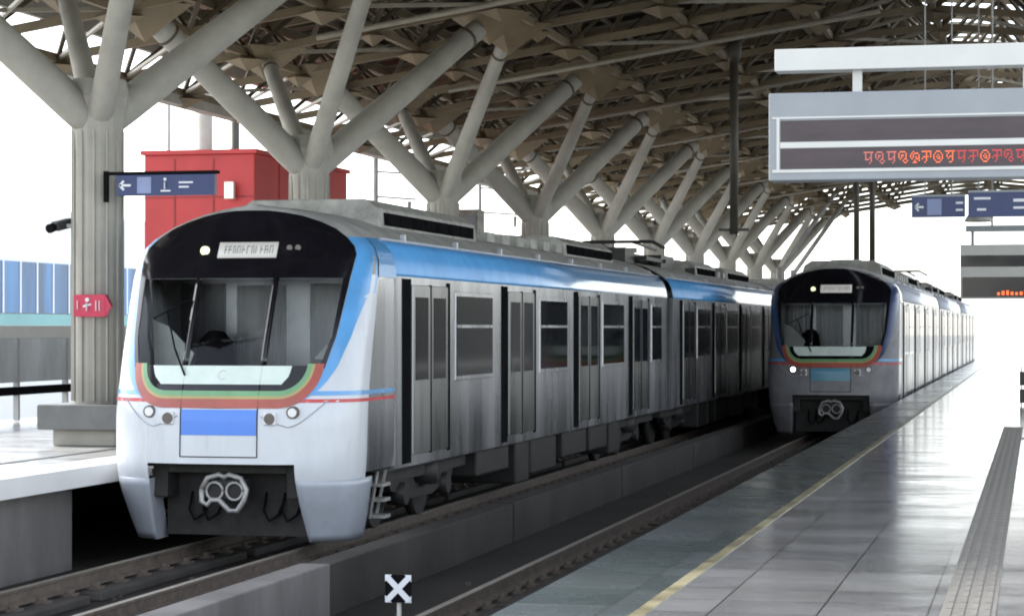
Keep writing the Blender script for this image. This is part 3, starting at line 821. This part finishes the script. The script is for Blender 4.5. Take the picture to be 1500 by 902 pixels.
desc = ['nearest pale branching column on the left platform, carrying a red sign and a dark camera',
        'second branching column from the left, rising in front of the red block',
        'third branching column from the left, just right of the thin line mast']
for i in range(10):
    t = tree0 if i == 0 else copy_tree(tree0)
    t.location = (-12.6, 28.9+9.24*i, 0)
    if i < 3: lab = desc[i]
    else: lab = '%s branching concrete column counted from the left, on the left platform under the canopy' % words[i]
    if i == 9: lab = 'farthest and smallest branching column at the end of the row on the left platform'
    tag(t, lab, 'column', 'branching columns along the left platform')

# raking struts at the far end of the row
for k,(xa,ya) in enumerate(((-11.6,104),(-11.6,110))):
    e = empty('raking_strut', (xa,ya,4.2))
    tag(e, ('nearer' if k == 0 else 'farther')+' of two thin sloping struts rising toward the far canopy end', 'strut', 'thin struts at the far end of the canopy')
    MB().tube([(0,0,0),(3.0,0,4.2)], .11, 8).build('strut_tube', M['postgrey'], e)
    MB().tube([(0,0,-4.2),(0,0,.2)], .13, 8).build('strut_post', M['postgrey'], e)

# ------------------------------------------------------------------ fittings on the first column
e = empty('direction_sign', (-12.25,28.5,3.38)); tag(e, 'dark blue sign with white pictograms projecting from the nearest column above the train', 'sign')
MB().box(.12,1.52,-.05,.05,0,.28).build('sign_panel', M['signblue'], e, bevel=.005)
MB().box(.42,.62,-.056,-.05,.03,.25).build('pale_field', M['signbluel'], e)
MB().box(-.05,1.56,-.06,.06,.285,.325).build('sign_rail', M['black'], e)
MB().bar((-.05,0,-.08),(-.05,0,.34),.06).build('sign_bracket', M['black'], e)
g = MB()   # arrow, lift and person pictograms
g.bar((.17,-.055,.14),(.33,-.055,.14),.02,.03); g.bar((.17,-.055,.14),(.23,-.055,.20),.02,.03); g.bar((.17,-.055,.14),(.23,-.055,.08),.02,.03)
g.tube([(.82,-.052,.215),(.82,-.058,.215)],.022,10); g.bar((.82,-.055,.18),(.82,-.055,.08),.01,.05); g.bar((.76,-.055,.06),(.90,-.055,.06),.01,.02)
g.bar((1.02,-.055,.17),(1.22,-.055,.17),.01,.022); g.bar((1.02,-.055,.11),(1.16,-.055,.11),.01,.022)
g.build('pictograms', M['signwhite'], e)

e = empty('column_sign', (-12.52,28.50,1.75)); tag(e, 'small red sign with pale marks fixed round the nearest column', 'sign')
MB().box(-.24,.22,-.04,.04,0,.30).build('sign_panel', M['signred'], e, bevel=.005)
MB().prism([(.22,.0),(.30,.15),(.22,.30)],'y',-.035,.035).build('arrow_tip', M['signred'], e)
g = MB(); g.tube([(-.04,-.042,.23),(-.04,-.048,.23)],.03,10); g.bar((-.04,-.045,.19),(-.04,-.045,.08),.01,.05); g.bar((-.10,-.045,.14),(.02,-.045,.17),.01,.025)
g.bar((.09,-.045,.22),(.09,-.045,.08),.01,.02); g.bar((.14,-.045,.22),(.14,-.045,.08),.01,.02); g.bar((-.18,-.045,.22),(-.18,-.045,.1),.01,.02)
g.build('sign_marks', M['signwhite'], e)

e = empty('security_camera', (-12.98,28.75,3.0)); tag(e, 'dark security camera on a short arm left of the nearest column', 'camera')
MB().bar((.0,0,.0),(.30,0,.0),.05).build('camera_arm', M['postgrey'], e)
MB().bar((-.12,-.16,-.02),(-.02,.14,.05),.14,.13).build('camera_body', M['bin'], e, bevel=.02)
MB().tube([(-.14,-.16,-.03),(-.16,-.24,-.05)],[.06,.065],10).build('camera_lens', M['black'], e)
MB().box(.17,.30,-.08,.08,-.14,.12).build('junction_box', M['postgrey'], e, bevel=.01)

# ------------------------------------------------------------------ near LED board
e = empty('platform_display', (-1.50,12.9,2.44)); tag(e, 'large grey overhead display board nearest the camera, red lettering in its lower dark row', 'display board')
W2 = 2.75
b = MB().box(0,W2,0,.22,0,.50).build('housing', M['grey_metal'], e, bevel=.006)
fr = MB(); fr.box(.02,W2-.02,-.006,0,.045,.062); fr.box(.045,.062,-.006,0,.062,.352); fr.box(.02,W2-.02,-.006,0,.352,.362)
fr.box(.065,W2-.065,-.006,0,.185,.218); fr.build('trim', M['white_metal'], e)
MB().box(.068,W2-.07,-.004,0,.222,.342).build('upper_screen', M['ledpanel'], e)
s2 = MB().box(.068,W2-.07,-.004,0,.066,.182).build('lower_screen', M['ledpanel'], e)
# running LED script: head line with hanging strokes and curls, drawn as lit dots
rr = random.Random(11)
dots = {'ledred': MB(), 'ledorange': MB(), 'ledpink': MB()}
px = .0078
def dot(x, z, m): dots[m].box(x,x+px*.72,-.0065,-.004,z,z+px*.72)
x = .54
glyphs = [
 ["..###..",".#...#.","#..#..#","#.#.#.#","#..##.#",".#...#.","..###.."],
 ["#######","...#..#","...#..#",".####.#","#..#...","...#...","..#...."],
 [".##.##.","#..#..#","#..#..#",".#...#.","..#.#..",".#####.","#.....#"],
 ["#######",".#...#.",".#...#.",".#..##.",".###.#.",".....#.","....#.."],
 ["..#....",".#.###.","#.#...#","#.#.#.#",".#..###","...#..#","..###.."],
 ["#######","..#..#.",".#...#.",".#.###.","..#..#.",".....#.","...##.."],
 [".####..","#....#.","#.##.#.","#.#..#.",".#..##.","...#..#","....##."]]
while x < W2-.2:
    gl = rr.choice(glyphs); m = 'ledpink' if x < .70 else rr.choices(['ledorange','ledred'], [3,2])[0] if x < 1.25 else 'ledred'
    zt = .150
    for r_,row in enumerate(gl):
        for c_,ch in enumerate(row):
            if ch == '#': dot(x+c_*px, zt-r_*px*1.3, m); 
    x += px*8.3
    if rr.random() < .16: x += px*4
for k,v in dots.items(): v.build('led_lettering', M[k], s2)
for x in (.47,1.42,2.4):
    MB().box(x,x+.05,.08,.14,.50,.63).build('hanger', M['white_metal'], e)
bar = MB().box(-.0+.03,W2+1.2,.03,.19,.63,.755).build('support_beam', M['white_metal'], e, bevel=.004)
for x in (1.9,3.3):
    MB().tube([(x,.11,.755),(x,.11,6.5)], .02, 8).build('suspension_rod', M['grey_metal'], bar)

# ------------------------------------------------------------------ farther signs over the right platform
def hung_sign(name, x, y, z, w, h, lab):
    e = empty(name, (x,y,z)); tag(e, lab, 'sign', 'blue signs hung over the right platform')
    MB().box(0,w,-.04,.04,0,h).build('sign_panel', M['signblue'], e, bevel=.004)
    MB().box(0,w,-.05,.05,h,h+.03).build('sign_rail', M['grey_metal'], e)
    g = MB(); g.tube([(w*.25,0,h),(w*.25,0,roofz(x)-z)],.012,6); g.tube([(w*.75,0,h),(w*.75,0,roofz(x)-z)],.012,6); g.build('suspension_rod', M['postgrey'], e)
    return e
e = hung_sign('direction_sign', -1.75,32.6,3.17,.75,.29,'left blue hanging sign with pale pictograms beneath the grey display board')
MB().box(.22,.42,-.046,-.04,.03,.26).build('pale_field', M['signbluel'], e)
g = MB(); g.bar((.05,-.045,.145),(.17,-.045,.145),.01,.03); g.bar((.05,-.045,.145),(.10,-.045,.2),.01,.025); g.bar((.05,-.045,.145),(.10,-.045,.09),.01,.025)
g.bar((.62,-.045,.20),(.72,-.045,.20),.01,.03); g.bar((.62,-.045,.10),(.72,-.045,.10),.01,.03); g.build('pictograms', M['signwhite'], e)
e = hung_sign('direction_sign', -.92,31.2,3.10,1.3,.33,'right blue hanging sign with pale lines, at the right edge beneath the grey display board')
g = MB(); g.bar((.08,-.045,.25),(.30,-.045,.25),.01,.03); g.bar((.12,-.045,.10),(.24,-.045,.10),.01,.03); g.bar((.6,-.045,.22),(1.0,-.045,.22),.01,.04); g.bar((.6,-.045,.12),(.9,-.045,.12),.01,.03); g.build('pictograms', M['signwhite'], e)

e = empty('platform_display', (-1.46,44.5,2.16)); tag(e, 'distant white display board with two black rows, small at the right edge of the view', 'display board')
MB().box(0,2.8,0,.25,0,1.05).build('housing', M['white_metal'], e, bevel=.01)
MB().box(.0,2.8,-.01,0,.62,.84).build('upper_screen', M['mask'], e)
lo = MB().box(.04,2.8,-.01,0,.03,.42).build('lower_screen', M['mask'], e)
g = MB(); x = .7
while x < 2.7:
    g.box(x,x+.05,-.014,-.01,.07,.07+rr.uniform(.05,.10)); x += .085
g.build('led_lettering', M['ledorange'], lo)
g = MB(); g.box(.1,2.8,.02,.2,1.30,1.42); g.box(.2,.26,.08,.14,1.05,1.30); g.box(1.6,1.66,.08,.14,1.05,1.3); g.build('support_beam', M['grey_metal'], e)
g = MB(); g.tube([(.6,.11,1.42),(.6,.11,7.6)],.025,6); g.tube([(2.2,.11,1.42),(2.2,.11,7.6)],.025,6); g.build('suspension_rod', M['postgrey'], e)

# loudspeaker hanging near the second display
e = empty('loudspeaker', (-.95,38,3.35)); tag(e, 'pale round loudspeaker hanging between the blue signs and the distant display', 'loudspeaker')
MB().lathe(0,0,[(.05,.30),(.10,.22),(.22,.05),(.24,0)],14).build('horn', M['unit'], e)
MB().tube([(0,0,.3),(0,0,6.2)],.015,6).build('suspension_rod', M['postgrey'], e)

# bin and small seat on the right platform
e = empty('litter_bin', (-.16,47.5,0)); tag(e, 'dark two tier litter bin standing on the right platform at the frame edge', 'bin')
MB().box(-.2,.2,-.2,.2,.06,.34).build('lower_box', M['bin'], e, bevel=.02)
MB().box(-.2,.2,-.2,.2,.42,.70).build('upper_box', M['bin'], e, bevel=.02)
g = MB()
for a in (-.17,.17):
    for b_ in (-.17,.17): g.bar((a,b_,0),(a,b_,.8),.025)
g.build('bin_frame', M['grey_metal'], e)

# cross marker beside the near track
e = empty('track_marker', (-5.72,19.95,GZ+.05)); tag(e, 'white cross on a small black square plate, on a post beside the low wall', 'marker')
MB().bar((0,0,-.05),(0,0,.34),.035).build('marker_post', M['white_metal'], e)
pl = MB().box(-.125,.125,-.035,-.022,.27,.525).build('marker_plate', M['black'], e)
g = MB(); g.bar((-.105,-.040,.29),(.105,-.040,.505),.008,.052,up=(1,0,-1)); g.bar((-.105,-.043,.505),(.105,-.043,.29),.008,.052,up=(1,0,1))
for q in (-1,1): g.prism([(q*.125,.27),(q*.06,.27),(q*.125,.335)],'y',-.038,-.035); g.prism([(q*.125,.525),(q*.06,.525),(q*.125,.46)],'y',-.038,-.035)
g.build('white_cross', M['signwhite'], e)

# added screen outside the frame, put there to stripe reflections in steel and glass
e = empty('reflection_screen', (9.0,44,0)); tag(e, 'unseen row of dark panels with gaps, added beside the right platform for its reflections', 'screen')
p = MB().box(-.05,.05,0,2.9,.15,3.3).build('reflection_panel', M['plinth'], e); repeat(p, [(0,4.1*k,0) for k in range(1,18)])
p = MB().box(-.08,.08,-.65,-.5,0,3.6).build('reflection_post', M['postgrey'], e); repeat(p, [(0,4.1*k,0) for k in range(1,19)])
MB().box(-.1,.1,-.7,74,3.6,3.9).build('reflection_rail', M['postgrey'], e)

# ------------------------------------------------------------------ left platform outer side
e = empty('parapet_wall', (-17.2,60,0)); tag(e, 'grey panelled parapet with a white coping along the outer edge of the left platform', 'parapet')
p = MB().box(-.04,.04,.03,1.97,.66,1.42).build('infill_panel', M['parapet'], e, bevel=.01); p.location = (0,-44,0)
repeat(p, [(0,2*k,0) for k in range(1,66)])
p = MB().box(-.05,.05,-.03,.03,0,1.42).build('parapet_post', M['postgrey'], e); p.location = (0,-44,0)
repeat(p, [(0,2*k,0) for k in range(1,66)])
MB().box(-.10,.10,-64,88,1.42,1.64).build('coping', M['white_metal'], e, bevel=.01)
MB().box(-.06,.06,-64,88,.44,.58).build('lower_rail', M['black'], e)
e = empty('lift_tower', (-18.85,53,0)); tag(e, 'red panelled lift tower behind the left platform, its side face darker', 'tower')
g = MB(); g.box(-1.35,1.35,-4.0,3.1,-10,5.6); g.build('tower_walls', M['redclad'], e, bevel=.02)
g = MB()
for x in (-.6,.35): g.box(x-.02,x+.02,-4.012,-4.0,-10,5.5)
for z in (1.2,3.0,4.6): g.box(-1.35,1.35,-4.010,-4.0,z,z+.03)
for y in (-2.3,-.5,1.3): g.box(1.35,1.362,y,y+.05,-10,5.5)
g.build('panel_joints', M['redseam'], e)
MB().box(-1.42,1.42,-4.07,3.17,5.6,5.7).build('roof_capping', M['redclad'], e)
e2 = empty('wall_lamp', (-18.05,48.9,4.75)); tag(e2, 'small cream lamp box high on the red tower front', 'lamp')
MB().box(-.12,.12,-.10,.0,-.2,.2).build('lamp_body', M['white_metal'], e2, bevel=.01); MB().box(-.09,.09,-.108,-.10,-.17,.17).build('lamp_face', M['cream'], e2)

# posts and masts beyond the left platform
def mast(x,y,r,z1,lab,m,arms=False, sq=False):
    e = empty('mast', (x,y,-10)); tag(e, lab, 'mast', 'masts beyond the left platform')
    MB().tube([(0,0,0),(0,0,z1+10)], r, 4 if sq else 10, smooth=not sq).build('mast_pole', m, e)
    if arms:
        for k,z in enumerate((z1-1.2,z1-2.0,z1-2.7)):
            a = MB().bar((0,0,z+10),(1.6-.2*k,0,z+10-.1),.06); a = a.build('mast_arm', M['postgrey'], e)
            MB().tube([(1.4-.2*k,0,z+9.85),(1.4-.2*k,0,z+9.5)],[.07,.05],8).build('insulator', M['postgrey'], a)
mast(-21.8,57,.24,9.5,'thick pale mast rising behind the red tower',M['arm'])
mast(-21.1,57.5,.13,7.2,'dark mast beside the thick pale one behind the red tower',M['post'])
mast(-22.0,55,.05,8,'very thin mast left of the pale mast, beside the nearest column',M['postgrey'])
mast(-18.2,61,.09,8.0,'grey line mast with side arms between the second and third columns',M['postgrey'],True)
mast(-17.9,72,.07,7.4,'thin line mast with side arms right of the grey line mast',M['postgrey'],True)
e = empty('equipment_cabinet', (-14.95,58.5,0)); tag(e, 'tall grey box beside the third branching column above the train roof', 'cabinet')
MB().box(-.45,.45,-.4,.4,0,4.75).build('cabinet_body', M['unit'], e, bevel=.02); MB().box(-.4,.4,-.41,-.4,.2,4.6).build('cabinet_door', M['grey_metal'], e)

# distant buildings
def building(x,y,w,d,z1,lab,m,bands):
    e = empty('building', (x,y,-10)); tag(e, lab, 'building', 'buildings beyond the left platform')
    MB().box(0,w,0,d,0,z1+10).build('building_walls', m, e)
    for (a,b_,mm,nm) in bands:
        o = MB().box(.5,w+.15,-.15,.0,a+10,b_+10); o.box(w,w+.15,0.02,d-.5,a+10,b_+10); o.build(nm, mm, e)
    o = MB().box(.5,.65,-.19,-.15,bands[0][0]+10,bands[0][1]+10).build('mullion', M['bwhite'], e)
    repeat(o, [(2.1*k,0,0) for k in range(1,int(w/2.1))])
    o = MB().box(w+.15,w+.19,1,1.15,bands[0][0]+10,bands[0][1]+10).build('mullion', M['bwhite'], e)
    repeat(o, [(0,2.1*k,0) for k in range(1,int(d/2.1)-1)])
building(-100,110,46,30,8.2,'low white building with a blue glass band seen left of the nearest column',M['bwhite'],[(2.4,5.2,M['bglass'],'glass_band'),(1.4,2.35,M['bteal'],'teal_band')])

# ------------------------------------------------------------------ world and light
w = bpy.data.worlds.new('World'); sc.world = w; w.use_nodes = True
nt = w.node_tree; bg = nt.nodes['Background']
sky = nt.nodes.new('ShaderNodeTexSky'); sky.sky_type = 'NISHITA'; sky.sun_disc = False
el, rot = R(40), R(-72)
sky.sun_elevation = el; sky.sun_rotation = rot; sky.air_density = 1.0; sky.dust_density = 1.0
hs = nt.nodes.new('ShaderNodeHueSaturation'); hs.inputs['Saturation'].default_value = .35
nt.links.new(sky.outputs['Color'], hs.inputs['Color']); nt.links.new(hs.outputs['Color'], bg.inputs['Color'])
bg.inputs['Strength'].default_value = .15
sl = bpy.data.lights.new('sun', 'SUN'); sl.energy = 1.5; sl.angle = R(10); sl.color = (1,.97,.92)
so = bpy.data.objects.new('sun', sl); col.objects.link(so)
# sun direction: azimuth measured from +Y clockwise, like the sky node
d = Vector((math.sin(rot)*math.cos(el), math.cos(rot)*math.cos(el), math.sin(el)))
so.rotation_euler = d.to_track_quat('Z','Y').to_euler()
so.location = (0,-20,40)

sc.render.engine = 'CYCLES'
sc.cycles.filter_width = 2.0
sc.cycles.max_bounces = 8; sc.cycles.diffuse_bounces = 5; sc.cycles.transparent_max_bounces = 8
vs = sc.view_settings
vs.view_transform = 'Standard'; vs.look = 'None'; vs.gamma = 1; vs.use_curve_mapping = False
vs.exposure = 2.0
